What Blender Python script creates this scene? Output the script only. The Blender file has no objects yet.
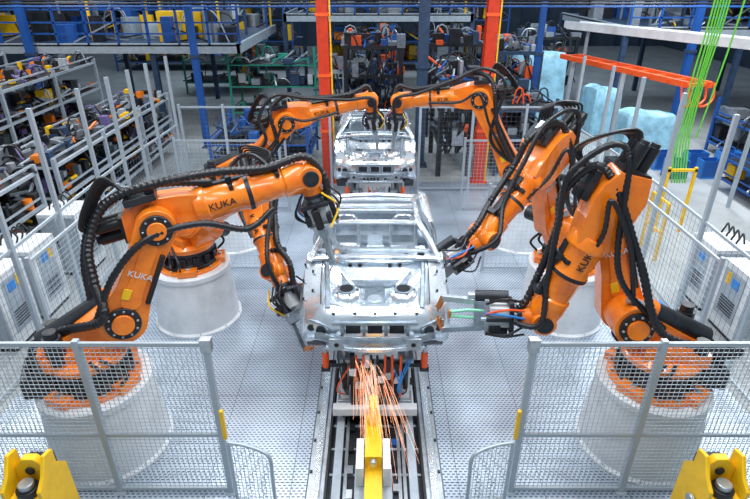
import bpy, math, random
import bmesh
from mathutils import Vector as V, Matrix
random.seed(7)
R = random.Random(11)

# ------------------------------------------------------------ materials
def mat(name, col, rough=.5, metal=0., noise=0., nscale=6., emis=None, estr=0, coat=0., bump=0., dark=None):
    m = bpy.data.materials.new(name); m.use_nodes = True
    nt = m.node_tree; b = nt.nodes['Principled BSDF']
    b.inputs['Base Color'].default_value = (*col, 1)
    b.inputs['Roughness'].default_value = rough
    b.inputs['Metallic'].default_value = metal
    b.inputs['Coat Weight'].default_value = coat
    if emis:
        b.inputs['Emission Color'].default_value = (*emis, 1)
        b.inputs['Emission Strength'].default_value = estr
    if noise > 0:
        tc = nt.nodes.new('ShaderNodeTexCoord')
        n = nt.nodes.new('ShaderNodeTexNoise'); n.inputs['Scale'].default_value = nscale
        n.inputs['Detail'].default_value = 6; n.inputs['Roughness'].default_value = .65
        nt.links.new(tc.outputs['Object'], n.inputs['Vector'])
        cr = nt.nodes.new('ShaderNodeValToRGB')
        d = dark if dark else tuple(c*(1-noise) for c in col)
        cr.color_ramp.elements[0].position = .32; cr.color_ramp.elements[0].color = (*d, 1)
        cr.color_ramp.elements[1].position = .58; cr.color_ramp.elements[1].color = (*col, 1)
        nt.links.new(n.outputs['Fac'], cr.inputs['Fac'])
        nt.links.new(cr.outputs['Color'], b.inputs['Base Color'])
        if bump > 0:
            bp = nt.nodes.new('ShaderNodeBump'); bp.inputs['Strength'].default_value = bump
            bp.inputs['Distance'].default_value = .02
            nt.links.new(n.outputs['Fac'], bp.inputs['Height'])
            nt.links.new(bp.outputs['Normal'], b.inputs['Normal'])
    return m

ORANGE = mat('orange_paint', (.98, .245, .010), .28, noise=.3, nscale=4, coat=.5, dark=(.78, .15, .006))
BLACK = mat('black_plastic', (.010, .011, .014), .36)
DARK = mat('dark_metal', (.045, .05, .06), .4, .6, noise=.5)
STEEL = mat('brushed_steel', (.52, .57, .62), .33, .75, noise=.3, nscale=9)
SILVER = mat('body_in_white_metal', (.82, .89, .95), .24, .82, noise=.15, nscale=3, bump=.25)
SILVER2 = mat('stamped_metal_inner', (.40, .47, .54), .34, .8, noise=.4, nscale=8)
WHITE = mat('white_paint', (.76, .80, .83), .5, noise=.2, nscale=2.5)
GREYP = mat('grey_paint', (.38, .44, .50), .45, noise=.2)
FENCE = mat('fence_aluminium', (.42, .48, .53), .4, .35)
WIRE = mat('fence_wire', (.50, .57, .62), .4, .3)
WIRED = mat('fence_wire_dark', (.16, .19, .22), .5, .3)
YELLOW = mat('yellow_paint', (.95, .56, .01), .4, noise=.15)
RED = mat('red_paint', (.66, .045, .012), .4, noise=.25)
REDOR = mat('red_orange_paint', (.88, .11, .02), .4)
BLUE = mat('blue_paint', (.012, .085, .34), .45)
BLUEL = mat('light_blue_plastic', (.03, .24, .66), .4)
CYAN = mat('cyan_film', (.34, .64, .80), .3, noise=.4, nscale=3)
GREEN = mat('green_hose_rubber', (.14, .52, .05), .4)
GREEND = mat('green_paint', (.02, .28, .20), .45)
COPPER = mat('copper', (.75, .30, .12), .3, .9)
LGREEN = mat('pale_green_copper', (.30, .75, .50), .35, .3)
DBLUE = mat('dark_blue_steel', (.035, .07, .14), .5, .2, noise=.4)
PURP = mat('violet_plastic', (.14, .11, .28), .5)
SPARK = mat('spark_glow', (1, .5, .3), .5, emis=(1, .44, .25), estr=2.0)

def grating():
    m = bpy.data.materials.new('perforated_floor_plate'); m.use_nodes = True
    nt = m.node_tree; b = nt.nodes['Principled BSDF']
    tc = nt.nodes.new('ShaderNodeTexCoord')
    br = nt.nodes.new('ShaderNodeTexBrick')
    br.inputs['Scale'].default_value = 1.0
    br.inputs['Brick Width'].default_value = .062
    br.inputs['Row Height'].default_value = .040
    br.inputs['Mortar Size'].default_value = .0125
    br.inputs['Mortar Smooth'].default_value = .1
    br.inputs['Color1'].default_value = (.06, .075, .10, 1)
    br.inputs['Color2'].default_value = (.08, .10, .13, 1)
    br.inputs['Mortar'].default_value = (.58, .67, .77, 1)
    nt.links.new(tc.outputs['Object'], br.inputs['Vector'])
    b2 = nt.nodes.new('ShaderNodeTexBrick')
    b2.offset = 0
    b2.inputs['Scale'].default_value = 1.0
    b2.inputs['Brick Width'].default_value = 1.0
    b2.inputs['Row Height'].default_value = 1.5
    b2.inputs['Mortar Size'].default_value = .006
    b2.inputs['Color1'].default_value = (1, 1, 1, 1)
    b2.inputs['Color2'].default_value = (.9, .92, .94, 1)
    b2.inputs['Mortar'].default_value = (.45, .46, .48, 1)
    nt.links.new(tc.outputs['Object'], b2.inputs['Vector'])
    n = nt.nodes.new('ShaderNodeTexNoise'); n.inputs['Scale'].default_value = .9; n.inputs['Detail'].default_value = 5
    nt.links.new(tc.outputs['Object'], n.inputs['Vector'])
    cr = nt.nodes.new('ShaderNodeValToRGB')
    cr.color_ramp.elements[0].position = .3; cr.color_ramp.elements[0].color = (.65, .65, .68, 1)
    cr.color_ramp.elements[1].position = .65; cr.color_ramp.elements[1].color = (1.1, 1.1, 1.1, 1)
    nt.links.new(n.outputs['Fac'], cr.inputs['Fac'])
    m1 = nt.nodes.new('ShaderNodeMixRGB'); m1.blend_type = 'MULTIPLY'; m1.inputs[0].default_value = 1
    m2 = nt.nodes.new('ShaderNodeMixRGB'); m2.blend_type = 'MULTIPLY'; m2.inputs[0].default_value = 1
    nt.links.new(br.outputs['Color'], m1.inputs[1]); nt.links.new(b2.outputs['Color'], m1.inputs[2])
    nt.links.new(m1.outputs[0], m2.inputs[1]); nt.links.new(cr.outputs['Color'], m2.inputs[2])
    nt.links.new(m2.outputs[0], b.inputs['Base Color'])
    b.inputs['Metallic'].default_value = .45; b.inputs['Roughness'].default_value = .34
    return m
GRATE = grating()
CONC = mat('polished_concrete', (.46, .49, .50), .3, noise=.3, nscale=.8)
WALLM = mat('dark_wall_panel', (.05, .08, .12), .7, noise=.4, nscale=.6)

# ------------------------------------------------------------ builder
class B:
    def __init__(s):
        s.v = []; s.f = []; s.m = []; s.mats = []
    def mi(s, m):
        if m not in s.mats: s.mats.append(m)
        return s.mats.index(m)
    def add(s, vs, fs, m):
        o = len(s.v); k = s.mi(m)
        s.v += [V(p) for p in vs]
        for f in fs:
            s.f.append([o+i for i in f]); s.m.append(k)
    def box(s, c, size, m, X=None, Y=None, Z=None):
        c = V(c); X = V(X) if X else V((1, 0, 0)); Y = V(Y) if Y else V((0, 1, 0)); Z = V(Z) if Z else V((0, 0, 1))
        hx, hy, hz = size[0]/2, size[1]/2, size[2]/2
        vs = [c+X*a*hx+Y*b*hy+Z*d*hz for a in (-1, 1) for b in (-1, 1) for d in (-1, 1)]
        s.add(vs, [(0, 1, 3, 2), (4, 6, 7, 5), (0, 4, 5, 1), (2, 3, 7, 6), (0, 2, 6, 4), (1, 5, 7, 3)], m)
    def bb(s, a, b, m):
        a = V(a); b = V(b); d = b-a
        s.box((a+b)/2, (abs(d.x), abs(d.y), abs(d.z)), m)
    def bar(s, p, q, w, h, m, up=(0, 0, 1)):
        p = V(p); q = V(q); d = q-p; L = d.length
        if L < 1e-5: return
        d.normalize(); up = V(up)
        if abs(d.dot(up)) > .98: up = V((0, 1, 0))
        x = d.cross(up).normalized(); z = x.cross(d)
        s.box((p+q)/2, (w, L, h), m, x, d, z)
    def cyl(s, p, q, r1, m, r2=None, n=20, cap=True):
        p = V(p); q = V(q); r2 = r1 if r2 is None else r2
        d = (q-p).normalized(); a = d.orthogonal().normalized(); b = d.cross(a)
        vs = []
        for c, r in ((p, r1), (q, r2)):
            for i in range(n):
                t = 2*math.pi*i/n; vs.append(c+a*math.cos(t)*r+b*math.sin(t)*r)
        fs = [(i, (i+1) % n, n+(i+1) % n, n+i) for i in range(n)]
        if cap: fs += [tuple(range(n-1, -1, -1)), tuple(range(n, 2*n))]
        s.add(vs, fs, m)
    def lathe(s, p, d, prof, m, n=24):
        p = V(p); d = V(d).normalized(); a = d.orthogonal().normalized(); b = d.cross(a)
        vs = []; k = len(prof)
        for h, r in prof:
            for i in range(n):
                t = 2*math.pi*i/n; vs.append(p+d*h+(a*math.cos(t)+b*math.sin(t))*r)
        fs = [(j*n+i, j*n+(i+1) % n, (j+1)*n+(i+1) % n, (j+1)*n+i) for j in range(k-1) for i in range(n)]
        fs += [tuple(range(n-1, -1, -1)), tuple(range((k-1)*n, k*n))]
        s.add(vs, fs, m)
    def sph(s, c, r, m, n=16, k=8):
        prof = [(-math.cos(math.pi*i/k)*r, max(.004, math.sin(math.pi*i/k)*r)) for i in range(k+1)]
        s.lathe(c, (0, 0, 1), prof, m, n)
    def prism(s, poly, o, X, Y, N, t, m, taper=1.):
        o = V(o); X = V(X); Y = V(Y); N = V(N); n = len(poly)
        cx = sum(p[0] for p in poly)/n; cy = sum(p[1] for p in poly)/n
        vs = []
        for sgn, k in ((-1, 1.), (1, taper)):
            for x, y in poly:
                vs.append(o+X*(cx+(x-cx)*k)+Y*(cy+(y-cy)*k)+N*sgn*t/2)
        fs = [(i, (i+1) % n, n+(i+1) % n, n+i) for i in range(n)] + [tuple(range(n-1, -1, -1)), tuple(range(n, 2*n))]
        s.add(vs, fs, m)
    def tube(s, pts, r, m, n=8, cor=False, step=.03):
        P = smooth_path(pts, step)
        vs = []; k = len(P); a = None
        for j, p in enumerate(P):
            d = (P[min(j+1, k-1)]-P[max(j-1, 0)]).normalized()
            if a is None: a = d.orthogonal().normalized()
            a = (a-d*a.dot(d)).normalized(); b = d.cross(a)
            rr = r*(1. if (not cor or j % 2) else .80)
            for i in range(n):
                t = 2*math.pi*i/n; vs.append(p+(a*math.cos(t)+b*math.sin(t))*rr)
        fs = [(j*n+i, j*n+(i+1) % n, (j+1)*n+(i+1) % n, (j+1)*n+i) for j in range(k-1) for i in range(n)]
        fs += [tuple(range(n-1, -1, -1)), tuple(range((k-1)*n, k*n))]
        s.add(vs, fs, m)
    def sweep(s, pts, w, h, m, side=(1, 0, 0), step=.08, sm=True):
        P = smooth_path(pts, step) if sm else [V(p) for p in pts]
        vs = []; k = len(P); side = V(side)
        for j, p in enumerate(P):
            d = (P[min(j+1, k-1)]-P[max(j-1, 0)]).normalized()
            x = (side-d*side.dot(d)).normalized(); z = x.cross(d)
            for a, b in ((-.5, -.3), (-.3, -.5), (.3, -.5), (.5, -.3), (.5, .3), (.3, .5), (-.3, .5), (-.5, .3)):
                vs.append(p+x*a*w+z*b*h)
        n = 8
        fs = [(j*n+i, j*n+(i+1) % n, (j+1)*n+(i+1) % n, (j+1)*n+i) for j in range(k-1) for i in range(n)]
        fs += [tuple(range(n-1, -1, -1)), tuple(range((k-1)*n, k*n))]
        s.add(vs, fs, m)
    def loft(s, secs, m):
        k = len(secs); n = len(secs[0])
        vs = [p for sec in secs for p in sec]
        s.add(vs, [(j*n+i, j*n+i+1, (j+1)*n+i+1, (j+1)*n+i) for j in range(k-1) for i in range(n-1)], m)
    def done(s, name, bevel=0., origin=None, normals=True):
        if origin is None:
            xs = [p.x for p in s.v]; ys = [p.y for p in s.v]; zs = [p.z for p in s.v]
            origin = V(((min(xs)+max(xs))/2, (min(ys)+max(ys))/2, min(zs)))
        origin = V(origin)
        me = bpy.data.meshes.new(name)
        me.from_pydata([p-origin for p in s.v], [], s.f)
        for mm in s.mats: me.materials.append(mm)
        me.polygons.foreach_set('material_index', s.m)
        me.polygons.foreach_set('use_smooth', [True]*len(s.f))
        if normals:
            bm = bmesh.new(); bm.from_mesh(me); bmesh.ops.recalc_face_normals(bm, faces=bm.faces); bm.to_mesh(me); bm.free()
        me.set_sharp_from_angle(angle=math.radians(38))
        me.update()
        ob = bpy.data.objects.new(name, me); ob.location = origin
        bpy.context.scene.collection.objects.link(ob)
        if bevel > 0:
            md = ob.modifiers.new('bevel', 'BEVEL'); md.width = bevel; md.segments = 2; md.limit_method = 'ANGLE'
            md.angle_limit = math.radians(50)
        return ob

def smooth_path(pts, step):
    P = [V(p) for p in pts]
    if len(P) == 2:
        k = max(1, int((P[1]-P[0]).length/step)); return [P[0].lerp(P[1], i/k) for i in range(k+1)]
    Q = [P[0]*2-P[1]]+P+[P[-1]*2-P[-2]]; out = []
    for i in range(1, len(Q)-2):
        a, b, c, d = Q[i-1], Q[i], Q[i+1], Q[i+2]
        k = max(2, int((c-b).length/step))
        for j in range(k):
            t = j/k
            out.append(.5*((2*b)+(c-a)*t+(2*a-5*b+4*c-d)*t*t+(3*b-a-3*c+d)*t**3))
    out.append(P[-1]); return out

def child_text(parent, txt, size, loc, X, N, m):
    cu = bpy.data.curves.new('label', 'FONT'); cu.body = txt; cu.size = size; cu.extrude = .003
    cu.align_x = 'CENTER'; cu.align_y = 'CENTER'
    ob = bpy.data.objects.new('label', cu); ob.data.materials.append(m)
    bpy.context.scene.collection.objects.link(ob)
    X = V(X).normalized(); N = V(N).normalized(); N = (N-X*N.dot(X)).normalized(); Y = N.cross(X)
    M = Matrix((X, Y, N)).transposed().to_4x4(); M.translation = V(loc)
    ob.parent = parent; ob.matrix_parent_inverse = Matrix.Translation(-parent.location); ob.matrix_basis = M

# ------------------------------------------------------------ floor / walls
b = B(); b.bb((-24, -2, -.2), (24, 48, 0), CONC); b.done('floor')
b = B(); b.bb((-5.2, 2.5, 0.002), (-.82, 15, .03), GRATE); b.done('floor_grating', origin=(0, 0, 0))
b = B(); b.bb((.82, 2.5, 0.002), (5.2, 15, .03), GRATE); b.done('floor_grating', origin=(0, 0, 0))
b = B(); b.bb((-24, 48, 0), (24, 48.3, 10), WALLM)
for i in range(24): b.bb((-24+i*2, 47.85, 0), (-23.8+i*2, 48, 10), DBLUE)
b.done('wall_back')
b = B(); b.bb((-24.3, -2, 0), (-24, 48, 10), WALLM); b.done('wall_left')
b = B(); b.bb((24, -2, 0), (24.3, 48, 10), WALLM); b.done('wall_right')

# ------------------------------------------------------------ robots
def hull_plate(bd, p, q, r1, r2, N, t, m, waist=.8):
    p = V(p); q = V(q); Y = (q-p).normalized(); N = V(N).normalized(); X = Y.cross(N).normalized(); L = (q-p).length
    poly = []
    for i in range(11):
        a = math.pi+math.pi*i/10; poly.append((r1*math.cos(a), r1*math.sin(a)))
    rm = (r1+r2)/2*waist
    poly += [(rm, L*.35), (rm*.96, L*.62)]
    for i in range(11):
        a = math.pi*i/10; poly.append((r2*math.cos(a), L+r2*math.sin(a)))
    poly += [(-rm*.96, L*.62), (-rm, L*.35)]
    bd.prism(poly, p, X, Y, N, t, m)
    return X, Y

def weld_gun(bd, o, d, up, s=1.):
    """C-frame spot welding gun at o pointing along d."""
    o = V(o); d = V(d).normalized(); up = V(up); up = (up-d*up.dot(d)).normalized(); n = d.cross(up)
    bd.box(o+d*.14*s, (.24*s, .24*s, .22*s), WHITE, n, d, up)                       # transformer
    bd.box(o+d*.02*s, (.34*s, .05*s, .36*s), DARK, n, d, up)
    bd.box(o+d*.29*s, (.20*s, .05*s, .40*s), STEEL, n, d, up)
    bd.box(o+d*.36*s, (.12*s, .14*s, .34*s), SILVER2, n, d, up)
    for sg in (1, -1):
        bd.cyl(o+d*.03*s+n*.17*s*sg, o+d*.30*s+n*.17*s*sg, .035*s, DARK, n=12)
        bd.cyl(o+d*.30*s+n*.17*s*sg, o+d*.36*s+n*.17*s*sg, .02*s, STEEL, n=10)
        bd.box(o+d*.2*s+n*.13*s*sg-up*.14*s, (.05*s, .12*s, .1*s), BLACK, n, d, up)
    bd.cyl(o+d*.05*s+up*.22*s, o+d*.42*s+up*.22*s, .07*s, DARK)
    bd.cyl(o+d*.42*s+up*.22*s, o+d*.50*s+up*.22*s, .045*s, STEEL)
    bd.cyl(o+d*.05*s-up*.2*s, o+d*.30*s-up*.2*s, .05*s, BLACK)
    for sg in (1, -1):
        bd.bar(o+d*.34*s+up*sg*.15*s, o+d*.80*s+up*sg*.19*s, .06*s, .07*s, STEEL if sg > 0 else SILVER2)
        bd.bar(o+d*.78*s+up*sg*.20*s, o+d*.84*s+up*sg*.06*s, .05*s, .05*s, COPPER)
        bd.cyl(o+d*.84*s+up*sg*.09*s, o+d*.84*s+up*sg*.02*s, .018*s, COPPER, r2=.012*s, n=10)
    for k in range(9):
        a = o+n*(.13 if k % 2 else -.13)*s+up*(.18-.045*k)*s
        bd.tube([a-d*.12*s, a+d*.10*s+n*(.13 if k % 2 else -.13)*s+up*R.uniform(-.08, .08)*s, a+d*.30*s+up*R.uniform(-.1, .1)*s], .014*s, (BLACK, BLACK, REDOR, BLACK, BLUEL, BLACK, BLACK, YELLOW, BLACK)[k], n=6)

def robot(base, S, E, W, T, link_off=.16, hoses=None, tool=True, tool_up=(0, 1, 0), gs=1., cam=(0, 0, 5.5), fk=1.12):
    base = V(base); S = V(S); E = V(E); W = V(W); T = V(T)
    z = V((0, 0, 1)); x0, y0, z0 = base
    # pedestal
    p = B()
    p.lathe((x0, y0, .03), z, [(0, .74), (.03, .74), (.06, .70), (.5, .68), (z0-.13, .63), (z0-.13, .655), (z0-.05, .655), (z0-.03, .63)], WHITE, 48)
    for i in range(10):
        a = 2*math.pi*i/10; p.cyl((x0+.715*math.cos(a), y0+.715*math.sin(a), .05), (x0+.715*math.cos(a), y0+.715*math.sin(a), .085), .015, STEEL, n=6)
    p.done('robot_pedestal')
    r = B()
    f = (W-base); f.z = 0; f.normalize(); n = f.cross(z)
    # base flange
    r.cyl(base, base+z*.05, .54, ORANGE, n=32)
    for i in range(4):
        a = math.pi/4+i*math.pi/2; d = f*math.cos(a)+n*math.sin(a)
        r.box(base+d*.45+z*.06, (.26, .30, .10), ORANGE, d, z.cross(d), z)
        r.cyl(base+d*.50+z*.1, base+d*.50+z*.14, .035, STEEL, n=8)
    r.lathe(base, z, [(.05, .46), (.10, .46), (.13, .40), (.26, .39), (.28, .44), (.34, .44)], DARK, 32)
    for i in range(14):
        a = 2*math.pi*i/14; d = f*math.cos(a)+n*math.sin(a)
        r.box(base+d*.42+z*.2, (.08, .09, .13), BLACK, d, z.cross(d), z)
        r.cyl(base+d*.50+z*.05, base+d*.50+z*.08, .02, STEEL, n=6)
    r.box(base-f*.54+z*.18, (.34, .40, .24), BLACK, f, n, z)
    r.box(base-f*.56+z*.33, (.24, .46, .06), DARK, f, n, z)
    r.lathe(base, z, [(.34, .44), (.42, .46), (.47, .40)], ORANGE, 32)
    for k in range(4):
        r.tube([base-f*.6+n*(.12*k-.18)+z*.3, base-f*.55+n*(.14*k-.2)+z*.55, base-f*.3+n*(.1*k-.15)+z*.62], .025, BLACK, n=6)
        s2 = 1 if k % 2 else -1
        r.tube([base+f*(.1*k)+n*.45*s2+z*.12, base+f*(.1*k+.1)+n*.52*s2+z*.3, base+f*(.05*k)+n*.42*s2+z*.52], .022, BLACK, n=6)
    sx = (S-base).dot(f); sz = (S-base).z; sn = (S-base).dot(n)
    # column body
    poly = [(-.44, .40), (.40, .40), (.47, .52), (max(sx+.22, .3), sz-.05), (sx+.18, sz+.12), (sx-.18, sz+.16), (-.22, sz-.12), (-.46, .62)]
    r.prism(poly, base+n*sn*.6, f, z, n, .42, ORANGE)
    r.prism([(-.40, .42), (.30, .42), (.30, .60), (-.40, .60)], base, f, z, n, .64, ORANGE)
    # motors of the first axes
    mp = base-f*.26+n*.25
    r.cyl(mp+z*.5, mp+z*.84, .10, BLACK); r.cyl(mp+z*.84, mp+z*.92, .075, DARK)
    mp = base-f*.30-n*.24
    r.cyl(mp+z*.5, mp+z*.75, .08, BLACK)
    # shoulder hub
    m = (E-S).cross(W-E)
    if m.length < .05: m = n.copy()
    m.normalize()
    if m.dot(V(cam)-S) < 0: m = -m
    r.cyl(S-m*.32, S+m*.32, .235, ORANGE, n=28)
    r.cyl(S+m*.32, S+m*.36, .19, DARK, n=28); r.cyl(S+m*.36, S+m*.40, .12, ORANGE, n=20)
    r.cyl(S-m*.32, S-m*.62, .13, BLACK, n=20)
    for i in range(10):
        a = 2*math.pi*i/10; e = m.orthogonal().normalized(); e2 = m.cross(e)
        c = S+m*.36+(e*math.cos(a)+e2*math.sin(a))*.155; r.cyl(c, c+m*.015, .016, STEEL, n=6)
    lo = m*link_off
    X, Y = hull_plate(r, S+lo, E+lo, .26, .215, m, .25, ORANGE, .80)
    hull_plate(r, S+lo+Y*.28+m*.125, E+lo-Y*.24+m*.125, .11, .09, m, .035, ORANGE, .9)
    for c, rr in ((E+lo, .17),):
        r.cyl(c+m*.12, c+m*.17, rr, DARK, n=24); r.cyl(c+m*.17, c+m*.20, rr*.6, ORANGE, n=20)
        for i in range(8):
            a = 2*math.pi*i/8; e = m.orthogonal().normalized(); e2 = m.cross(e)
            cc = c+m*.17+(e*math.cos(a)+e2*math.sin(a))*rr*.82; r.cyl(cc, cc+m*.012, .014, STEEL, n=6)
    # black cable guard on link
    r.bar(S+lo+Y*.30+m*.15+X*.17, E+lo-Y*.25+m*.15+X*.15, .05, .05, BLACK)
    # counterbalance
    cb0 = base-f*.42+z*.66; cb1 = S+Y*.30-lo*.9
    r.cyl(cb0, cb0.lerp(cb1, .72), .115, DARK); r.cyl(cb0.lerp(cb1, .70), cb0.lerp(cb1, .78), .125, ORANGE)
    r.cyl(cb0.lerp(cb1, .7), cb1, .05, STEEL)
    # forearm
    a = (W-E).normalized(); u = a.cross(m).normalized()
    if u.dot(E-(S+W)/2) < 0: u = -u
    fo = -m*link_off*.6
    c0 = E+fo; L = (W-c0).length; a = (W-c0).normalized(); u = (u-a*u.dot(a)).normalized(); mm = a.cross(u)
    if mm.dot(m) < 0: mm = -mm
    r.cyl(E-m*.26, E+m*.26, .20, ORANGE, n=28)
    prof = [(-.34, -.15), (-.30, .17), (-.12, .25), (.04, .27), (.34, .23), (.54, .185), (.54, -.18), (.30, -.23), (-.10, -.24)]
    r.prism([(p[0], p[1]) for p in prof], c0, a, u, mm, .36, ORANGE)
    r.box(c0-a*.33, (.06, .30, .30), BLACK, a, u, mm)
    for du, dm in ((.09, .09), (.09, -.09), (-.07, 0)):
        r.cyl(c0-a*.34+u*du+mm*dm, c0-a*.62+u*du+mm*dm, .068, BLACK, n=16)
        r.cyl(c0-a*.62+u*du+mm*dm, c0-a*.66+u*du+mm*dm, .05, DARK, n=16)
    r.lathe(c0, a, [(.46, .17*fk), (.54, .185*fk), (.60, .185*fk), (.63, .165*fk), (L*.55, .150*fk), (L*.58, .168*fk), (L*.62, .168*fk), (L*.64, .148*fk), (L-.32, .135*fk), (L-.30, .155*fk), (L-.12, .16*fk), (L-.02, .14*fk)], ORANGE, 24)
    r.lathe(c0, a, [(L*.585, .171*fk), (L*.615, .171*fk)], DARK, 24)
    r.bar(c0+a*.62+u*.17*fk, c0+a*(L-.35)+u*.15*fk, .10, .03, DARK, up=u)
    # wrist
    r.sph(W, .175, ORANGE, 20, 10)
    r.cyl(W-mm*.20, W+mm*.20, .14, ORANGE, n=24); r.cyl(W+mm*.20, W+mm*.225, .10, DARK, n=20); r.cyl(W-mm*.20, W-mm*.225, .10, DARK, n=20)
    d = (T-W).normalized()
    r.cyl(W, W+d*.24, .125, ORANGE, n=20); r.cyl(W+d*.24, W+d*.29, .13, DARK, n=20); r.cyl(W+d*.29, W+d*.34, .10, STEEL, n=20)
    if tool: weld_gun(r, W+d*.34, d, tool_up, gs)
    # dress pack hoses
    if hoses is None:
        hoses = [
            ([base-f*.45+n*.1+z*.25, base-f*.7+z*.6+m*.2, S-f*.25+m*.42, S.lerp(E, .55)+m*.36+X*.1, E+u*.30-a*.25+m*.2, E+u*.50+a*.15+m*.05, E+u*.34+a*.55, E+u*.24+a*(L*.75), W+u*.28, W+d*.42+u*.12], .050),
            ([S-f*.3+m*.30, S.lerp(E, .5)+m*.34-X*.12, E+u*.22-a*.5+m*.25, E+u*.58-a*.1+m*.18, E+u*.40+a*.5+m*.15, E+u*.2+a*(L*.7)+m*.18, W+m*.28+u*.1, W+d*.45+m*.10], .038),
            ([S.lerp(E, .2)+m*.32, S.lerp(E, .7)+m*.42, E+m*.40+u*.15, E+m*.34+a*.4, E+m*.24+a*L*.6], .030)]
    for pts, rad in hoses: r.tube(pts, rad, BLACK, n=10, cor=True, step=.028)
    for k in (.5, .8):
        c = c0+a*L*k+u*.2; r.box(c, (.07, .12, .16), DARK, a, u, mm); r.box(c-u*.05, (.05, .06, .34), BLACK, a, u, mm)
    # elbow connector block
    r.box(E+u*.32-a*.05, (.34, .08, .38), DARK, a, u, mm)
    r.box(E+u*.39-a*.1, (.14, .10, .12), STEEL, a, u, mm)
    r.box(E+u*.38+a*.07+mm*.1, (.10, .10, .10), BLACK, a, u, mm)
    for k in range(6):
        o2 = mm*(.05*k-.12)
        r.tube([E+u*.38-a*.15+o2, E+u*(.5+.03*k)-a*.35+o2, E+u*.2-a*(.62+.02*k)+o2, c0-a*.5+u*.05+o2*.5], .018, BLACK, n=6)
    r.box(S+lo+Y*.35+m*.15-X*.07, (.09, .13, .012), YELLOW, X, Y, m)
    ob = r.done('industrial_robot_arm', bevel=.012)
    mc = mm if mm.dot(V(cam)-c0) > 0 else -mm
    child_text(ob, 'KUKA', .12, c0+a*(L*.42)+mc*.165*fk, a if a.x > 0 else -a, mc, BLACK)
    right = X if X.x > 0 else -X
    q = S.lerp(E, .52)+lo+m*.148
    child_text(ob, 'KUKA', .10, q, right, m, WHITE)
    return ob

# left front
robot((-3.42, 5.15, 1.1), (-2.95, 5.3, 1.97), (-2.5, 5.6, 2.98), (-.84, 6.35, 3.27), (-.60, 6.35, 2.4), link_off=.2,
      hoses=[([(-3.75, 5.0, 1.5), (-3.55, 4.95, 1.9), (-2.95, 4.85, 2.15), (-3.05, 5.05, 2.5), (-3.12, 5.25, 2.85), (-2.9, 5.4, 3.28), (-2.37, 5.5, 3.47), (-1.81, 5.85, 3.48), (-1.3, 6.1, 3.44), (-.85, 6.3, 3.52), (-.62, 6.3, 3.25), (-.6, 6.3, 2.95)], .056),
             ([(-3.05, 4.9, 2.1), (-2.8, 5.0, 2.6), (-2.45, 5.2, 2.95), (-1.95, 5.5, 3.0), (-1.5, 5.75, 2.82), (-1.2, 5.95, 3.0)], .042),
             ([(-3.3, 5.3, 2.1), (-3.35, 5.5, 2.6), (-3.1, 5.6, 3.15), (-2.5, 5.7, 3.38), (-1.9, 5.95, 3.32)], .048)], gs=1.05, tool_up=(0, 1, .2), fk=1.28)
# left back
robot((-3.15, 8.1, 1.1), (-2.85, 8.0, 1.85), (-1.98, 7.9, 2.42), (-1.5, 7.05, 1.50), (-1.28, 6.8, 1.2), link_off=.16, tool_up=(.6, 0, 1), gs=1.1)
# left third
robot((-3.2, 11.1, 1.1), (-2.6, 11.1, 1.95), (-1.87, 11.2, 2.78), (-.1, 11.6, 3.1), (0.02, 11.6, 2.3), gs=.9)
# right front
rf = robot((3.4, 5.15, 1.1), (2.95, 5.3, 1.92), (2.55, 5.45, 3.36), (1.98, 5.35, 1.86), (1.2, 5.45, 1.82), link_off=-.2, tool_up=(0, .3, 1), gs=1.05, fk=1.28)
# right back
robot((3.3, 8.1, 1.1), (3.0, 8.0, 1.86), (2.48, 7.6, 3.22), (1.55, 6.9, 2.17), (1.1, 6.75, 1.9), link_off=-.18, tool_up=(0, .3, 1), gs=1.0, fk=1.18)
# right third
robot((3.3, 11.1, 1.1), (2.95, 11.1, 1.78), (2.15, 11.2, 3.25), (.5, 11.6, 3.08), (.42, 11.6, 2.3), gs=.9)

# pale green long electrodes of the front right gun
b = B()
b.cyl((1.1, 5.42, 1.90), (.90, 5.44, 1.86), .020, LGREEN); b.cyl((1.5, 5.40, 1.78), (.90, 5.44, 1.80), .020, LGREEN); b.cyl((1.5, 5.40, 1.90), (1.1, 5.42, 1.90), .02, LGREEN)
b.box((1.5, 5.40, 1.84), (.10, .12, .20), STEEL); b.cyl((.90, 5.44, 1.88), (.90, 5.44, 1.78), .024, COPPER)
el = b.done('electrode_arms')
el.parent = rf; el.matrix_parent_inverse = Matrix.Translation(-rf.location)

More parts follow.
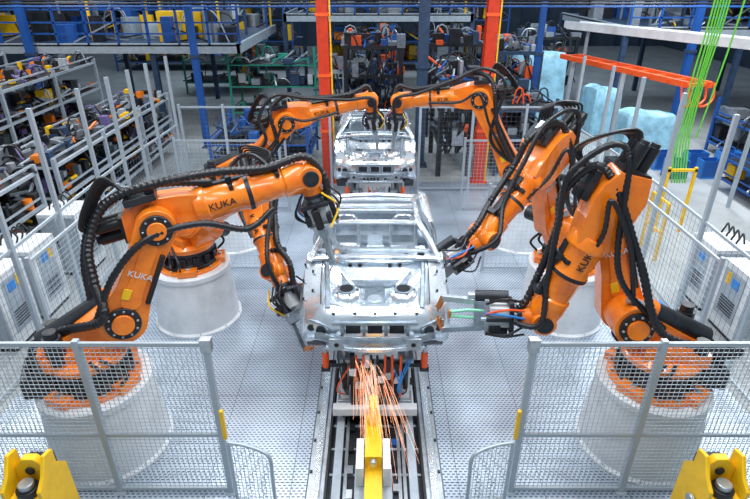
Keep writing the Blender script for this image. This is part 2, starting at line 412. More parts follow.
# ------------------------------------------------------------ car body in white
def car(y0, z0=1.33):
    c = B()
    KX = 1.12
    def P(x, y, z): return V((x*KX, y0+y, z0+(z if z < .8 else .8+(z-.8)*.66)))
    # front clip skin
    secs = []
    data = [
        (-.01, [(.0, .04), (.30, .04), (.52, .04), (.68, .02), (.74, -.02)]),
        (-.05, [(.0, .16), (.30, .16), (.54, .15), (.74, .12), (.80, .0)]),
        (-.06, [(.0, .30), (.30, .30), (.56, .29), (.76, .24), (.83, .04)]),
        (0.00, [(.0, .43), (.30, .43), (.57, .42), (.78, .34), (.845, .08)]),
        (0.10, [(.0, .48), (.30, .48), (.58, .50), (.79, .42), (.86, .14)]),
        (0.14, [(.0, .40), (.30, .40), (.59, .53), (.80, .46), (.868, .24)]),
        (0.30, [(.0, .37), (.30, .38), (.60, .58), (.82, .52), (.875, .36)]),
        (0.50, [(.0, .37), (.32, .38), (.61, .63), (.83, .57), (.88, .42)]),
        (0.72, [(.0, .40), (.34, .42), (.62, .68), (.84, .62), (.88, .36)]),
        (0.86, [(.0, .60), (.34, .62), (.62, .72), (.84, .66), (.875, .12)]),
        (1.02, [(.0, .74), (.34, .74), (.63, .76), (.84, .70), (.87, .05)])]
    for y, s in data:
        secs.append([P(-x, y+.12*(x/.8)**3, z) for x, z in reversed(s)]+[P(x, y+.12*(x/.8)**3, z) for x, z in s[1:]])
    c.loft(secs, SILVER)
    for sg in (-1, 1):
        # strut towers
        t = P(sg*.325, .42, .30)
        c.lathe(t, (0, 0, 1), [(0, .23), (.16, .21), (.22, .18), (.245, .15), (.25, .105)], SILVER, 28)
        c.cyl(t+V((0, 0, .25)), t+V((0, 0, .262)), .095, BLACK, n=24)
        c.lathe(t+V((0, 0, .252)), (0, 0, 1), [(0, .115), (.014, .112), (.016, .10)], SILVER2, 24)
        c.cyl(t+V((0, 0, .26)), t+V((0, 0, .272)), .088, BLACK, n=24)
        for i in range(5):
            a = i*2*math.pi/5; q = t+V((.138*math.cos(a), .138*math.sin(a), .235)); c.cyl(q, q+V((0, 0, .02)), .014, DARK, n=8)
        # fender seam, rails, ribs
        c.sweep([P(sg*.60, .12, .53), P(sg*.615, .40, .625), P(sg*.63, .95, .745)], .012, .02, DARK)
        c.sweep([P(sg*.52, .10, .47), P(sg*.54, .40, .56), P(sg*.58, .95, .72)], .06, .06, SILVER2)
        c.sweep([P(sg*.10, .20, .41), P(sg*.22, .60, .43), P(sg*.42, .84, .60)], .04, .04, SILVER)
        # headlight pocket
        c.sweep([P(sg*.50, -.02, .27), P(sg*.62, .01, .32), P(sg*.75, .09, .31), P(sg*.79, .16, .22), P(sg*.68, .06, .14), P(sg*.54, -.02, .17), P(sg*.50, -.02, .27)], .03, .03, SILVER2, side=(0, 1, 0))
        c.cyl(P(sg*.60, -.03, .225), P(sg*.60, .05, .225), .06, DARK, n=20); c.cyl(P(sg*.71, .02, .235), P(sg*.71, .12, .235), .045, DARK, n=20)
        for q in ((.82, .20, .50), (.845, .5, .585), (.85, .8, .66), (.72, .30, .56), (.74, .62, .66)):
            c.cyl(P(sg*q[0]*.985, q[1]+.08, q[2]-.02), P(sg*q[0]*.985, q[1]+.08, q[2]+.016), .014, DARK, n=8)
        c.sweep([P(sg*.40, -.14, .12), P(sg*.42, .4, .10), P(sg*.42, 1.1, .08)], .10, .12, SILVER)
        c.box(P(sg*.42, -.16, .12), (.18, .03, .16), STEEL); c.cyl(P(sg*.42, -.17, .12), P(sg*.42, -.18, .12), .03, BLACK, n=12)
        # sill, pillars, roof rails
        c.sweep([P(sg*.80, .95, .10), P(sg*.80, 1.6, .07), P(sg*.80, 2.55, .09)], .12, .16, SILVER, sm=True)
        c.sweep([P(sg*.83, .96, .16), P(sg*.82, 1.0, .45), P(sg*.78, 1.02, .74)], .10, .16, SILVER)
        c.sweep([P(sg*.78, .90, .70), P(sg*.71, 1.02, .86), P(sg*.61, 1.22, 1.08), P(sg*.545, 1.42, 1.19), P(sg*.53, 1.8, 1.21), P(sg*.53, 2.25, 1.17), P(sg*.56, 2.6, 1.02), P(sg*.64, 3.0, .80), P(sg*.68, 3.2, .70)], .075, .065, SILVER)
        c.sweep([P(sg*.74, .94, .75), P(sg*.67, 1.05, .88), P(sg*.57, 1.25, 1.09), P(sg*.51, 1.40, 1.17)], .02, .03, SILVER2)
        c.sweep([P(sg*.80, 1.85, .10), P(sg*.79, 1.86, .50), P(sg*.74, 1.9, .75), P(sg*.55, 1.98, 1.18)], .07, .14, SILVER)
        # rear quarter
        secs = []
        for i in range(13):
            y = 2.1+i*.11
            zl = .05
            dd = abs(y-2.85)
            if dd < .38: zl = .05+math.sqrt(.38**2-dd**2)
            secs.append([P(sg*.84, y, zl), P(sg*.87, y, max(zl+.02, .42)), P(sg*.84, y, .64), P(sg*(.80-.02*i/12), y, .74), P(sg*.66, y, .77)])
        c.loft(secs, SILVER)
        c.lathe(P(sg*.60, 2.85, .05), (sg, 0, 0), [(0, .36), (.22, .38)], SILVER2, 24)
        c.lathe(P(sg*.56, .52, .02), (sg, 0, 0), [(0, .34), (.26, .34)], DARK, 24)
        c.box(P(sg*.86, 1.15, .5), (.03, .06, .07), STEEL); c.box(P(sg*.86, 1.15, .25), (.03, .06, .07), STEEL)
    # bumper beam, radiator frame
    c.sweep([P(-.66, -.02, .16), P(-.35, -.15, .16), P(0, -.18, .16), P(.35, -.15, .16), P(.66, -.02, .16)], .10, .06, SILVER2, side=(0, 0, 1))
    c.sweep([P(-.55, .0, -.02), P(0, -.06, -.03), P(.55, .0, -.02)], .07, .09, SILVER, side=(0, 0, 1))
    c.box(P(0, -.06, .36), (1.05, .04, .035), SILVER2)
    for x in (-.36, -.12, .12, .36): c.box(P(x, -.085, .27), (.04, .02, .15), SILVER2)
    for x in (-.24, 0, .24): c.box(P(x, -.062, .27), (.18, .01, .11), DARK)
    for x in (-.46, -.22, .0, .22, .46): c.cyl(P(x, .02, .44), P(x, .03, .458), .02, BLACK, n=12)
    # ribs in engine bay
    c.box(P(0, .45, .40), (.26, .42, .03), SILVER2); c.cyl(P(0, .40, .405), P(0, .40, .425), .10, SILVER, n=24)
    c.box(P(0, .72, .47), (.9, .04, .07), SILVER); c.box(P(0, .22, .42), (.55, .05, .05), SILVER)
    for x in (-.3, -.18, .18, .3): c.cyl(P(x, .9, .62), P(x, .9, .66), .028, BLACK, n=12)
    # cowl, firewall, dash beam
    c.sweep([P(-.80, .98, .72), P(-.4, .90, .78), P(0, .87, .80), P(.4, .90, .78), P(.80, .98, .72)], .16, .06, SILVER, side=(0, 1, 0))
    c.sweep([P(-.74, 1.06, .76), P(-.4, 1.0, .82), P(0, .98, .84), P(.4, 1.0, .82), P(.74, 1.06, .76)], .05, .05, SILVER2, side=(0, 1, 0))
    for x in (-.55, -.36, -.12, .12, .36, .55): c.box(P(x, .90+.05*abs(x), .80), (.09, .03, .03), DARK)
    c.box(P(0, 1.10, .42), (1.5, .04, .68), SILVER2)
    c.box(P(0, 1.22, .70), (1.4, .12, .10), SILVER)
    for x in (-.45, -.15, .15, .45): c.box(P(x, 1.17, .74), (.10, .16, .05), SILVER2)
    c.cyl(P(-.7, 1.36, .62), P(.7, 1.36, .62), .035, STEEL)
    c.box(P(-.34, 1.40, .62), (.22, .12, .16), SILVER); c.box(P(.12, 1.38, .52), (.18, .1, .3), SILVER2)
    # floor
    c.box(P(0, 2.2, .06), (1.56, 2.3, .03), SILVER2)
    c.prism([(-.18, 0), (-.12, .2), (.12, .2), (.18, 0)], P(0, 1.9, .06), (1, 0, 0), (0, 0, 1), (0, 1, 0), 1.7, SILVER)
    for y in (1.6, 2.2): c.box(P(0, y, .12), (1.5, .12, .10), SILVER)
    c.box(P(0, 2.65, .25), (1.4, .5, .25), SILVER)
    for x in (-.4, .4):
        c.box(P(x, 1.95, .30), (.40, .42, .12), SILVER); c.sweep([P(x-.17, 2.2, .2), P(x-.16, 2.24, .7), P(x, 2.26, .78), P(x+.16, 2.24, .7), P(x+.17, 2.2, .2)], .05, .05, SILVER, side=(0, 1, 0))
    # roof bows
    for y, z, w, x in ((1.40, 1.20, .12, .53), (2.28, 1.17, .12, .53)):
        c.sweep([P(-x, y, z-.02), P(-x*.5, y-.03, z+.015), P(0, y-.04, z+.025), P(x*.5, y-.03, z+.015), P(x, y, z-.02)], w, .04, SILVER, side=(0, 1, 0))
    c.sweep([P(-.53, 1.9, 1.2), P(0, 1.88, 1.22), P(.53, 1.9, 1.2)], .05, .03, SILVER2, side=(0, 1, 0))
    # rear parcel shelf, rear panel
    c.box(P(0, 2.75, .70), (1.34, .30, .04), SILVER); c.box(P(0, 2.58, .52), (1.34, .03, .34), SILVER2)
    c.sweep([P(-.74, 3.34, .64), P(0, 3.42, .66), P(.74, 3.34, .64)], .10, .10, SILVER, side=(0, 0, 1))
    c.box(P(0, 3.36, .34), (1.46, .05, .58), SILVER)
    ob = c.done('car_body_shell')
    md = ob.modifiers.new('solid', 'SOLIDIFY'); md.thickness = .006
    return ob
car(5.50); car(11.55)

# carriers
def carrier(y0):
    c = B()
    c.bb((-.52, y0-.05, .22), (.52, y0+3.3, .34), WHITE)
    c.bb((-.45, y0-.02, .125), (.45, y0+3.2, .22), DARK)
    c.bb((-.56, y0-.12, .24), (.56, y0+.0, .36), WHITE)
    for y in (y0+.12, y0+2.7):
        for x in (-.40, .40):
            c.bb((x-.06, y-.06, .32), (x+.06, y+.06, 1.02), WHITE)
            c.bb((x-.10, y-.10, .34), (x+.10, y+.10, .38), STEEL)
            c.bb((x-.10, y-.09, 1.0), (x+.10, y+.09, 1.06), STEEL)
            c.cyl((x, y, 1.06), (x, y, 1.27), .035, STEEL); c.cyl((x, y-.10, .6), (x, y-.10, 1.0), .035, DARK)
            c.cyl((x*1.6, y-.05, .92), (x*1.6, y-.05, 1.14), .045, REDOR); c.cyl((x*1.6, y-.05, 1.14), (x*1.6, y-.05, 1.26), .025, STEEL)
            c.bb((x*1.6-.06, y-.1, .87), (x*1.6+.06, y, .92), DARK)
            c.box((x*1.3, y-.04, .96), (.26, .08, .06), DARK)
        c.bb((-.5, y-.04, .88), (.5, y+.04, .98), GREYP); c.bb((-.5, y-.04, .6), (.5, y+.04, .66), DARK)
        for x in (-.29, -.20, -.1, -.02, .08, .17, .28):
            hh = R.uniform(.9, 1.2)
            c.bb((x-.03, y-.16, .36), (x+.03, y-.08, hh), R.choice((WHITE, STEEL, DARK, WHITE, BLACK)))
            c.bb((x-.045, y-.19, hh-.3), (x+.045, y-.1, hh-.2), R.choice((WHITE, STEEL, BLACK)))
            c.cyl((x+.05, y-.15, .5), (x+.05, y-.15, 1.18), .016, R.choice((BLACK, STEEL, REDOR)), n=8)
    for k in range(14):
        x = R.uniform(-.42, .42)
        c.tube([(x, y0+.1, .40), (x+R.uniform(-.1, .1), y0-.10, .7), (x+R.uniform(-.15, .15), y0+.02, 1.08)], .012, R.choice((BLACK, BLACK, REDOR, BLUEL, BLACK)), n=6)
    c.done('body_carrier', bevel=.006)
carrier(5.5); carrier(11.55)

# track
b = B()
for sg in (-1, 1):
    b.bb((sg*.60, 2.4, .003), (sg*.80, 18, .07), STEEL)
    b.bb((sg*.66, 2.4, .07), (sg*.74, 18, .12), SILVER)
    b.bb((sg*.57, 2.4, .003), (sg*.60, 18, .10), BLACK)
    for i in range(30): b.bb((sg*.765, 2.6+i*.5, .07), (sg*.795, 2.64+i*.5, .085), DARK)
b.bb((-.57, 2.4, .003), (.57, 18, .012), DARK)
for i in range(38): b.bb((-.56, 2.6+i*.4, .012), (.56, 2.63+i*.4, .03), GREYP)
for x in (-.36, .30, .36): b.bb((x-.02, 2.4, .03), (x+.02, 18, .05), STEEL)
for x in (-.46, .46): b.bb((x-.05, 2.4, .012), (x+.05, 18, .10), GREYP)
for i in range(16):
    y = 3.2+i*.35; b.bb((-.34, y, .03), (-.27, y+.12, .07), R.choice((STEEL, DARK, WHITE))); b.bb((.22, y+.1, .03), (.28, y+.2, .07), R.choice((STEEL, DARK, BLUE)))
b.done('conveyor_track')
b = B()
b.bb((-.09, 3.2, .20), (.05, 5.30, .34), YELLOW); b.bb((-.12, 3.2, .32), (.08, 5.3, .35), YELLOW)
b.bb((-.24, 3.9, .08), (.20, 4.62, .20), GREYP); b.bb((-.22, 4.3, .2), (-.13, 4.75, .5), WHITE); b.bb((.09, 4.3, .2), (.18, 4.75, .5), WHITE)
b.bb((-.12, 4.45, .35), (.08, 4.75, .52), YELLOW); b.cyl((-.02, 4.44, .46), (-.02, 4.38, .46), .04, STEEL)
b.bb((-.07, 5.1, .35), (.03, 5.32, .66), YELLOW)
for y in (3.4, 5.0): b.bb((-.06, y, .055), (.02, y+.1, .2), DARK)
b.done('lift_table_beam', bevel=.006)

# sparks: long thin falling streaks fanning toward the near end of the conveyor
b = B()
for i in range(80):
    o = V((R.choice((-.24, -.12, -.05, -.18)), 5.18, 1.34)); vx = R.gauss(.36, .30); vy = -R.uniform(.2, 2.0); vz = R.uniform(-.8, .2)
    t0 = R.uniform(0.0, .30); t1 = t0+R.uniform(.10, .30)
    pts = []
    for k in range(7):
        t = t0+(t1-t0)*k/6; q = o+V((vx*t*1.4, vy*t, vz*t-4.9*t*t))
        if q.z < .13: break
        pts.append(q)
    if len(pts) > 2: b.tube(pts, .0013, SPARK, n=4, step=.1)
b.done('welding_sparks', normals=False)

# ------------------------------------------------------------ fences
def fence(pts, h, rails, step=.05, wr=.003, post=.055, wm=WIRE):
    f = B()
    for i in range(len(pts)):
        x, y = pts[i]
        f.bb((x-post/2, y-post/2, .0), (x+post/2, y+post/2, h+.03), FENCE)
        f.bb((x-post, y-post, .03), (x+post, y+post, .045), FENCE)
    for i in range(len(pts)-1):
        a = V((*pts[i], 0)); c = V((*pts[i+1], 0)); L = (c-a).length; d = (c-a)/L
        for rz in rails: f.bar(a+V((0, 0, rz)), c+V((0, 0, rz)), .035, .045, FENCE)
        k = int(L/step)
        top = max(rails); bot = min(rails)
        for j in range(1, k):
            q = a+d*L*j/k; f.bar(q+V((0, 0, bot)), q+V((0, 0, top)), wr*2, wr*2, wm)
        kk = int((top-bot)/step)
        for j in range(1, kk):
            zz = bot+(top-bot)*j/kk; f.bar(a+V((0, 0, zz)), c+V((0, 0, zz)), wr*2, wr*2, wm)
    return f

FF = dict(step=.052, wr=.0026, post=.06)
f = fence([(-5.35, 4.38), (-3.0, 4.38), (-1.70, 4.38)], 2.2, (.08, .94, 2.18), **FF)
f.bb((-1.66, 4.3, .95), (-1.62, 4.34, 1.35), YELLOW); f.bb((-1.75, 4.34, 2.1), (-1.64, 4.42, 2.25), STEEL); f.done('safety_fence')
f = fence([(5.35, 4.38), (2.9, 4.38), (1.60, 4.38)], 2.2, (.08, .94, 2.18), **FF)
f.bb((1.52, 4.3, .95), (1.56, 4.34, 1.35), YELLOW); f.bb((1.54, 4.34, 2.1), (1.65, 4.42, 2.25), STEEL); f.done('safety_fence')
for sg, x0, x1 in ((-1, 1.60, 1.14), (1, 1.50, 1.05)):
    g = B()
    g.tube([(sg*x0, 4.26, .95), (sg*(x0*.6+x1*.4), 4.24, .93), (sg*(x1+.08), 4.2, .88), (sg*x1, 4.18, .78), (sg*x1, 4.18, .5), (sg*x1, 4.18, .03)], .022, FENCE)
    for i in range(1, 10):
        t = i/10; x = x0+(x1-x0)*t; y = 4.26-.08*t
        g.bar((sg*x, y, .05), (sg*x, y, .93-.06*t), .006, .006, WIRE)
    for i in range(1, 17): g.bar((sg*x0, 4.26, .05+i*.05), (sg*x1, 4.18, .03+i*.047), .006, .006, WIRE)
    g.bar((sg*x0, 4.26, .06), (sg*x1, 4.18, .06), .03, .03, FENCE); g.bar((sg*x0, 4.26, .03), (sg*x0, 4.26, .95), .03, .03, FENCE)
    g.done('gate_barrier')
SF = dict(step=.12, wr=.0018, post=.065, wm=WIRED)
f = fence([(-5.35, 4.5), (-5.3, 7.0), (-5.35, 8.4), (-5.4, 10.0), (-5.4, 11.2), (-5.35, 12.1), (-5.3, 13.0), (-5.25, 14.2)], 3.6, (.1, 1.9), **SF); f.done('safety_fence')
f = fence([(5.35, 4.5), (5.3, 6.4), (5.35, 8.0), (5.4, 9.6), (5.4, 11.2), (5.35, 12.6), (5.25, 14.2)], 3.6, (.1, 1.9), **SF); f.done('safety_fence')
f = fence([(-5.15, 14.3), (-4.0, 14.3), (-2.6, 14.3), (-1.2, 14.3)], 2.4, (.1, 2.35), **SF); f.done('safety_fence')
f = fence([(5.15, 14.3), (4.0, 14.3), (2.6, 14.3), (1.2, 14.3)], 2.4, (.1, 2.35), **SF); f.done('safety_fence')
for p in (((-4.9, 6.7), (-4.9, 9.7), (-2.2, 9.7)), ((4.9, 6.7), (4.9, 9.7), (2.2, 9.7)), ((-4.9, 12.9), (-2.2, 12.9)), ((4.9, 12.9), (2.2, 12.9))):
    f = fence(p, 1.9, (.1, 1.85), step=.09, wr=.0022); f.done('safety_fence')

# foreground yellow devices
for sg in (-1, 1):
    g = B()
    x = sg*3.28
    for dx in (-.17, .17):
        g.prism([(-.22, 0), (.22, 0), (.22, 1.15), (.10, 1.28), (.10, 1.45), (-.02, 1.48), (-.12, 1.30), (-.22, 1.22)], (x+dx, 3.62, 0), (0, 1, 0), (0, 0, 1), (1, 0, 0), .04, YELLOW)
    g.bb((x-.15, 3.42, 0), (x+.15, 3.84, 1.10), YELLOW)
    g.prism([(-.15, 1.1), (.15, 1.1), (.15, 1.30), (.06, 1.42), (-.06, 1.42), (-.15, 1.30)], (x, 3.65, 0), (1, 0, 0), (0, 0, 1), (0, 1, 0), .08, YELLOW)
    g.cyl((x, 3.50, 1.10), (x, 3.50, 1.18), .10, BLACK); g.cyl((x, 3.50, 1.18), (x, 3.50, 1.24), .07, STEEL)
    g.cyl((x, 3.61, 1.28), (x, 3.59, 1.28), .045, BLACK)
    g.bb((x-.12, 3.72, 1.10), (x+.12, 3.82, 1.3), DARK); g.cyl((x-.2, 3.55, .95), (x-.24, 3.55, .95), .06, STEEL)
    g.done('yellow_light_curtain_stand', bevel=.008)

# ------------------------------------------------------------ cabinets, stools
def cabinet(x, y, w, d, h):
    c = B()
    c.bb((x-w/2, y-d/2, .08), (x+w/2, y+d/2, h), WHITE); c.bb((x-w/2+.03, y-d/2+.03, 0), (x+w/2-.03, y+d/2-.03, .08), BLACK)
    s = -1 if x > 0 else 1
    for k in (-.25, .25):
        c.bb((x-w*.23+k*w*.98, y-d/2-.015, .14), (x+w*.23+k*w*.98, y-d/2, h-.06), GREYP)
        c.bb((x+k*w*.5-.01, y-d/2-.04, h*.5), (x+k*w*.5+.015, y-d/2-.01, h*.62), BLACK)
    c.bb((x+s*w/2-.005, y-d*.35, .3), (x+s*(w/2+.01), y+d*.35, h-.1), GREYP)
    for i in range(6): c.bb((x+s*w/2, y-d*.25, .4+i*.05), (x+s*(w/2+.02), y+d*.25, .42+i*.05), DARK)
    c.bb((x+s*w/2, y-d*.2, h-.35), (x+s*(w/2+.02), y+d*.05, h-.2), BLUEL)
    c.bb((x+s*w/2, y+d*.12, h-.35), (x+s*(w/2+.02), y+d*.25, h-.15), YELLOW)
    for k in range(4):
        yy = y-d*.3+k*d*.2
        c.tube([(x, yy, h), (x+.05, yy, h+.15), (x-s*.2, yy+.1, h+.12), (x-s*.5, yy+.1, .3)], .018, BLACK, n=6)
    c.done('control_cabinet', bevel=.01)
for y in (7.4, 8.35, 9.9): cabinet(-6.15, y, .75, .75, 1.35)
for y in (7.6, 8.6): cabinet(6.25, y, .75, .75, 1.25)
def stool(x, y):
    c = B()
    for zz, o in ((.28, -.14), (.55, .08)):
        c.bb((x-.20, y+o-.13, zz), (x+.20, y+o+.13, zz+.03), BLUEL)
    for dx in (-.18, .18):
        c.bar((x+dx, y-.27, 0.03), (x+dx, y-.02, .56), .03, .03, WHITE); c.bar((x+dx, y+.24, 0.03), (x+dx, y+.16, .56), .03, .03, WHITE)
    c.done('step_stool')
stool(-4.62, 7.75); stool(4.62, 7.5)

# ------------------------------------------------------------ background: racks with metal parts
def clutter(c, x0, x1, y0, y1, z, n, s=.3, mats=None):
    mats = mats or (DARK, DARK, STEEL, SILVER2, DBLUE, BLACK, YELLOW, GREYP, ORANGE, BLACK, STEEL, DARK, PURP)
    for i in range(n):
        x = R.uniform(x0, x1); y = R.uniform(y0, y1); m = R.choice(mats); k = R.random()
        w, d, h = R.uniform(.2, 1)*s, R.uniform(.2, 1)*s, R.uniform(.3, 1.2)*s
        if k < .35: c.box((x, y, z+h/2), (w, d, h), m)
        elif k < .72:
            a = R.uniform(0, 3.14); dx, dy = math.cos(a)*s, math.sin(a)*s; c.bar((x-dx*.8, y-dy*.8, z+.04), (x+dx*.8, y+dy*.8, z+R.uniform(.04, s)), .05, .05, m)
        elif k < .85: c.cyl((x, y, z), (x, y, z+h*.7), w*.4, m, n=12)
        else:
            c.tube([(x-w, y, z), (x-w*.5, y, z+h), (x+w*.5, y, z+h), (x+w, y, z)], .025, m, n=6, step=.1)

def rack(x0, x1, y0, y1, levels, h, name, frame=GREYP, dens=7, s=.3, mats=None):
    c = B(); ny = max(1, int((y1-y0)/2.2))
    for i in range(ny+1):
        y = y0+(y1-y0)*i/ny
        for x in (x0, x1): c.bb((x-.04, y-.04, 0), (x+.04, y+.04, h), frame)
        for z in levels: c.bb((x0, y-.03, z-.08), (x1, y+.03, z-.03), frame)
    for z in levels:
        c.bb((x0, y0, z-.035), (x1, y1, z-.02), DARK)
        for x in (x0, x1, (x0+x1)/2): c.bb((x-.035, y0, z-.06), (x+.035, y1, z), frame)
        for x in (x0+.02, x1-.02): c.bb((x-.015, y0, z+.12), (x+.015, y1, z+.16), frame)
        clutter(c, x0+.1, x1-.1, y0, y1, z, int((y1-y0)*dens*(x1-x0)), s, mats)
    return c.done(name, normals=False)
rack(-8.3, -6.8, 11, 18, (.45, 1.15, 1.85), 2.0, 'parts_flow_rack', dens=13, s=.27)
rack(-8.5, -7.0, 5.5, 10.6, (.45, 1.15, 1.85), 2.0, 'parts_flow_rack', dens=13, s=.27)
rack(-11.0, -9.2, 8.6, 18.5, (.5, 1.3, 2.1, 2.9), 3.0, 'parts_flow_rack', dens=10, s=.28)
rack(-14.5, -12.4, 9, 19, (.5, 1.4, 2.3, 3.1), 3.2, 'parts_flow_rack', dens=6, s=.35)
rack(-5.6, -2.3, 21.5, 23.2, (.6, 1.6, 2.4), 3.0, 'green_storage_rack', frame=GREEND, dens=4, s=.4, mats=(DARK, GREEND, STEEL, DBLUE, WHITE))
rack(-4.9, -2.0, 15.6, 18.3, (.5, 1.0), 1.5, 'parts_flow_rack', frame=BLUE, dens=8, s=.4, mats=(DARK, BLUE, BLACK, STEEL, DBLUE))
rack(-1.0, 0.9, 15.5, 18, (.4, 1.1), 1.7, 'parts_flow_rack', frame=DARK, dens=9, s=.35, mats=(DARK, BLACK, STEEL, DBLUE))
rack(3.6, 5.2, 15.6, 18.3, (.4, 1.2, 2.0), 2.3, 'parts_flow_rack', frame=DBLUE, dens=6, s=.4, mats=(DARK, BLACK, DBLUE, STEEL, REDOR))
rack(9.8, 12.5, 12.5, 14.6, (.35, .9), 1.3, 'body_side_rack', frame=BLUE, dens=3, s=.6, mats=(SILVER, SILVER2, STEEL, YELLOW, DARK))
rack(11.5, 14.5, 16.0, 18.3, (.35, 1.2), 1.8, 'body_side_rack', frame=BLUE, dens=3, s=.6, mats=(SILVER, SILVER2, STEEL, DARK))
rack(-9.5, -5.8, 28, 30, (.6, 1.6), 3, 'green_storage_rack', frame=GREEND, dens=2, s=.5)
rack(-3.0, 8.0, 35, 38, (.6, 1.8, 3.0, 4.2), 5.0, 'pallet_storage_rack', frame=BLUE, dens=1.6, s=.9, mats=(WHITE, STEEL, YELLOW, DARK, BLUEL, ORANGE))
rack(-16, -5, 35, 38, (.6, 1.8, 3.0, 4.2), 5.0, 'pallet_storage_rack', frame=BLUE, dens=1.6, s=.9, mats=(WHITE, STEEL, YELLOW, DARK, BLUEL, ORANGE))

# machine frames centre back
def machine(x0, x1, y0, y1, h, m1=DARK, name='machine_frame', n=30):
    c = B()
    for x in (x0, x1):
        for y in (y0, y1): c.bb((x-.07, y-.07, 0), (x+.07, y+.07, h), m1)
    for z in (h*.35, h*.7, h-.05):
        for y in (y0, y1): c.bb((x0, y-.06, z-.06), (x1, y+.06, z+.06), m1)
        for x in (x0, x1): c.bb((x-.06, y0, z-.06), (x+.06, y1, z+.06), m1)
        clutter(c, x0, x1, y0, y1, z, n, .45, (DARK, BLACK, STEEL, DBLUE, SILVER2, BLACK, DARK, BLUE, GREYP, REDOR))
    for i in range(8):
        x = R.uniform(x0, x1); c.tube([(x, y0, h), (x+R.uniform(-.4, .4), y0-.2, h*.6), (x+R.uniform(-.3, .3), y0, h*.25)], .03, BLACK, n=6, step=.12)
    c.done(name, normals=False)
machine(-1.0, 0.9, 19.2, 20.8, 3.3, n=50); machine(1.9, 2.8, 15.6, 18, 2.8, n=30); machine(1.9, 3.8, 20, 22, 3.3, n=50); machine(-1.1, .9, 22.3, 24, 3.2, DBLUE, n=40)
machine(4.4, 5.9, 20.2, 22.0, 3.0, DBLUE, n=45); machine(-1.9, -1.1, 20, 21, 2.4, GREYP, n=14); machine(6.4, 8.8, 25, 27, 3, DARK, n=40)

# red columns
for x in (-1.36, 3.02):
    c = B(); c.bb((x-.10, 15.0, 0), (x+.10, 15.2, 8), RED); c.bb((x-.145, 14.94, 0), (x+.145, 14.98, 8), RED); c.bb((x-.145, 15.22, 0), (x+.145, 15.26, 8), RED)
    c.bb((x-.24, 14.85, 0), (x+.24, 15.35, .05), RED); c.bb((x+.18, 15.0, .0), (x+.22, 15.04, 8), YELLOW)
    for z in (1.5, 3, 4.5): c.bb((x-.17, 14.92, z), (x+.17, 15.28, z+.08), REDOR)
    c.done('steel_column')
for x, y, w in ((1.4, 16.6, .30), (-5.9, 18.6, .20), (5.5, 19.2, .18), (11, 19.9, .22), (-11.6, 19.2, .22), (16, 20, .25)):
    c = B(); c.bb((x-w/2, y-w/2, 0), (x+w/2, y+w/2, 8), BLUE if w < .3 else DBLUE); c.bb((x-w*.8, y-w*.8, 0), (x+w*.8, y+w*.8, .05), DBLUE)
    c.bb((x-w*.7, y-w*.7, 3.0), (x+w*.7, y+w*.7, 3.1), DBLUE); c.done('steel_column')

# mezzanines
def mezz(x0, x1, y0, y1, z, rail=BLUE, name='mezzanine_platform', n=60):
    c = B()
    c.bb((x0, y0, z-.28), (x1, y0+.12, z+.04), GREYP); c.bb((x0, y0, z-.05), (x1, y1, z), DBLUE)
    c.bb((x0, y0, z-.28), (x0+.12, y1, z+.04), GREYP); c.bb((x1-.12, y0, z-.28), (x1, y1, z+.04), GREYP)
    k = int((x1-x0)/1.0)
    for i in range(k+1):
        x = x0+(x1-x0)*i/k; c.bb((x-.035, y0, z), (x+.035, y0+.07, z+2.6), rail)
        if i % 4 == 0:
            for y in (y0+.1, y1-.2): c.bb((x-.09, y, 0), (x+.09, y+.18, z), DBLUE)
    for zz in (.35, .7, 1.1): c.bb((x0, y0, z+zz-.025), (x1, y0+.05, z+zz+.025), rail)
    clutter(c, x0+.3, x1-.3, y0+.6, y1, z, n, .9, (DARK, DBLUE, STEEL, BLACK, GREYP, BLUE, DARK, YELLOW, BLACK, BLUE, GREYP, STEEL))
    for i in range(int(n*.25)):
        x = R.uniform(x0, x1); y = R.uniform(y0+.5, y1); c.bb((x-.04, y-.04, z), (x+.04, y+.04, z+3), R.choice((BLUE, BLUE, YELLOW, STEEL, DBLUE)))
        xx = R.uniform(x0, x1-2); c.bb((xx, y, z+R.uniform(.8, 2)), (xx+2, y+.06, z+2.05), R.choice((DARK, BLUE, GREYP)))
    c.done(name, normals=False)
mezz(-20, -4.6, 19.5, 27, 3.3, n=200)
mezz(-3.9, 4.2, 25, 32, 3.9, n=120)
mezz(9.2, 20, 21, 29, 3.7, n=120)

# overhead pipes and cable trays
c = B()
for i in range(5): c.cyl((-20, 17.4+i*.12, 4.6+i*.08), (20, 17.4+i*.12, 4.6+i*.08), .028, (BLUE, DARK, DARK, BLUE, GREYP)[i], n=8)
for x in (-16, -10, -4.5, 2.2, 6.4, 12, 17): c.bb((x-.03, 17.6, 4.5), (x+.03, 17.66, 8), DARK)
c.done('overhead_pipe_run')
c = B()
c.bar((6.4, 18.9, 3.9), (9.6, 12.5, 3.9), .5, .06, WHITE); c.bar((6.15, 18.9, 4.0), (9.35, 12.5, 4.0), .04, .2, WHITE); c.bar((6.65, 18.9, 4.0), (9.85, 12.5, 4.0), .04, .2, WHITE)
for t in (0.1, .9):
    p = V((6.4, 18.9, 3.9)).lerp(V((9.6, 12.5, 3.9)), t); c.bb((p.x-.04, p.y-.04, 0), (p.x+.04, p.y+.04, 3.9), GREYP)
c.done('cable_tray')
c = B()
for o in (0, .55):
    c.bar((6.0+o, 18.3, 3.1), (7.5+o, 13.3, 3.1), .10, .14, REDOR)
for t in range(9):
    p = V((6.25, 18.3, 3.1)).lerp(V((7.75, 13.3, 3.1)), t/8); c.bar(p-V((.3, .08, 0)), p+V((.3, .08, 0)), .08, .08, REDOR)
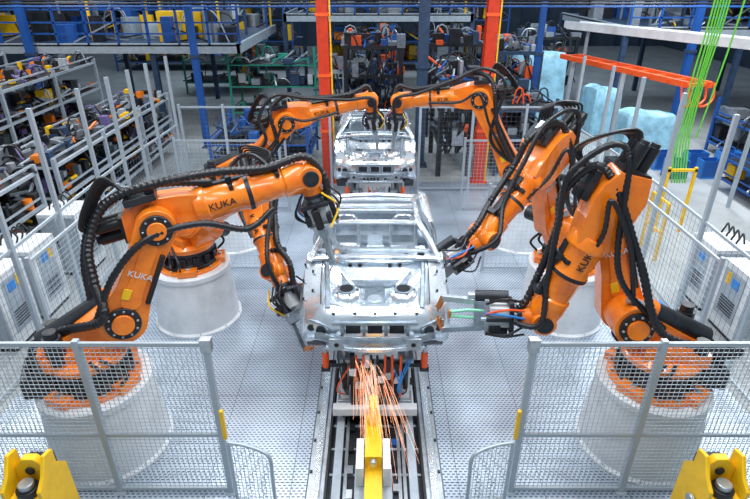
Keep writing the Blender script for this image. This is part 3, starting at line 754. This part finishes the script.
for t in (.05, .5, .95):
    p = V((6.25, 18.3, 3.0)).lerp(V((7.75, 13.3, 3.0)), t); c.bb((p.x-.06, p.y-.06, 0), (p.x+.06, p.y+.06, 3.0), GREYP)
for i in range(3): c.tube([(7.4+i*.2, 13.4, 3.1), (7.5+i*.2, 13.3, 2.6), (7.9+i*.2, 13.5, 2.7), (7.9+i*.2, 13.6, 3.1)], .03, REDOR)
c.done('overhead_conveyor')
c = B()
for i in range(6):
    x = 6.85+i*.06; c.tube([(x, 12+i*.04, 7.5), (x+.02, 12, 5), (x-.03+.03*math.sin(i), 12, 3.4), (x-.1, 11.9, 2.2), (x-.05, 11.7, 1.2)], .018, GREEN, step=.2)
c.tube([(7.5, 12, 7.5), (7.45, 12, 4.5), (7.2, 11.9, 2.2)], .018, GREEN, step=.2)
c.bb((6.6, 11.6, 0), (6.66, 11.66, 1.6), YELLOW); c.bb((7.2, 11.6, 0), (7.26, 11.66, 1.6), YELLOW); c.bb((6.6, 11.6, 1.5), (7.26, 11.66, 1.56), YELLOW)
c.done('green_hose_bundle')
c = B()
for x, y, h in ((6.0, 10.2, 1.3), (6.0, 10.9, 1.3)):
    c.bb((x-.025, y-.025, 0), (x+.025, y+.025, h), YELLOW)
for z in (.6, 1.27): c.bb((5.98, 10.2, z), (6.02, 10.9, z+.04), YELLOW)
c.done('yellow_guard_rail')

# tarpaulin covered stacks (draped sheet with folds)
def tarp(x, y, w, d, h):
    c = B(); n = 48; secs = []
    for hh, s in ((.02, 1.10), (h*.3, 1.05), (h*.7, 1.0), (h*.93, .98), (h, .9), (h+.04, .5), (h+.02, .02)):
        sec = []
        for i in range(n+1):
            a = 2*math.pi*(i % n)/n; ca, sa = math.cos(a), math.sin(a); q = 1/max(abs(ca), abs(sa))**.85
            fold = 1+.05*math.sin(i*2*math.pi*9/n+x)*(1-hh/h*.6)+.02*math.sin(i*3.3)
            rr = s*fold; sec.append(V((x+ca*q*w/2*rr, y+sa*q*d/2*rr, hh+.05*math.sin(ca*4+sa*3)*(1 if hh > h*.8 else 0))))
        secs.append(sec)
    c.loft(secs, CYAN); c.done('tarpaulin_covered_stack')
tarp(6.6, 23.2, 2.2, 1.6, 2.6); tarp(9.1, 18.3, 1.7, 1.3, 1.3); tarp(8.6, 21.0, 1.0, 1.6, 1.6)
c = B()
for i in range(6):
    x = 9.0+(i % 3)*1.0; y = 15.5+(i//3)*.8
    c.bb((x-.3, y-.2, 0), (x+.3, y+.2, .05), BLUEL if i % 2 else BLUE); c.bb((x-.3, y-.2, .05), (x-.27, y+.2, .55), BLUEL); c.bb((x+.27, y-.2, .05), (x+.3, y+.2, .55), BLUEL)
    c.bb((x-.3, y-.2, .05), (x+.3, y-.17, .55), BLUE); c.bb((x-.3, y+.17, .05), (x+.3, y+.2, .55), BLUE)
c.done('parts_crates')
# dark machining unit on the right aisle
c = B()
c.bb((6.1, 13.1, 0), (7.0, 14.2, .7), DARK); c.bb((6.2, 13.2, .7), (6.9, 14.1, 1.1), BLACK); c.cyl((6.55, 13.1, .9), (6.55, 12.8, .9), .25, DARK)
for i in range(5): c.bb((6.15+i*.17, 13.05, .2), (6.25+i*.17, 13.1, .6), (STEEL, BLUEL, YELLOW, STEEL, RED)[i])
c.done('hydraulic_power_unit', bevel=.02)

# ------------------------------------------------------------ lights
def area(x, y, z, sx, sy, e, col=(1, 1, 1), rot=(0, 0, 0)):
    l = bpy.data.lights.new('hall_light', 'AREA'); l.shape = 'RECTANGLE'; l.size = sx; l.size_y = sy; l.energy = e; l.color = col
    o = bpy.data.objects.new('hall_light', l); o.location = (x, y, z); o.rotation_euler = rot; bpy.context.scene.collection.objects.link(o)
area(-3.4, 7, 8.5, .6, 12, 660, (.97, .98, 1)); area(3.4, 7, 8.5, .6, 12, 660, (.97, .98, 1)); area(0, 6, 8.8, .5, 10, 340, (.9, .96, 1))
area(-11, 14, 8.5, 1, 12, 700, (1, .98, .95)); area(10, 14, 8.5, 1, 12, 1300, (.95, .98, 1)); area(0, 20, 8.5, 20, .8, 750, (.8, .92, 1)); area(0, 31, 8.5, 26, .8, 800, (.72, .86, 1))
w = bpy.data.worlds.new('World'); bpy.context.scene.world = w; w.use_nodes = True
w.node_tree.nodes['Background'].inputs[0].default_value = (.70, .85, 1, 1); w.node_tree.nodes['Background'].inputs[1].default_value = .40

cam = bpy.data.cameras.new('camera'); cam.sensor_width = 36; cam.lens = 25.9; cam.clip_end = 200
co = bpy.data.objects.new('camera', cam); co.location = (0, 0, 5.5); co.rotation_euler = (math.radians(62.8), 0, 0)
bpy.context.scene.collection.objects.link(co); bpy.context.scene.camera = co
vs = bpy.context.scene.view_settings
vs.view_transform = 'Standard'; vs.look = 'None'; vs.exposure = 0
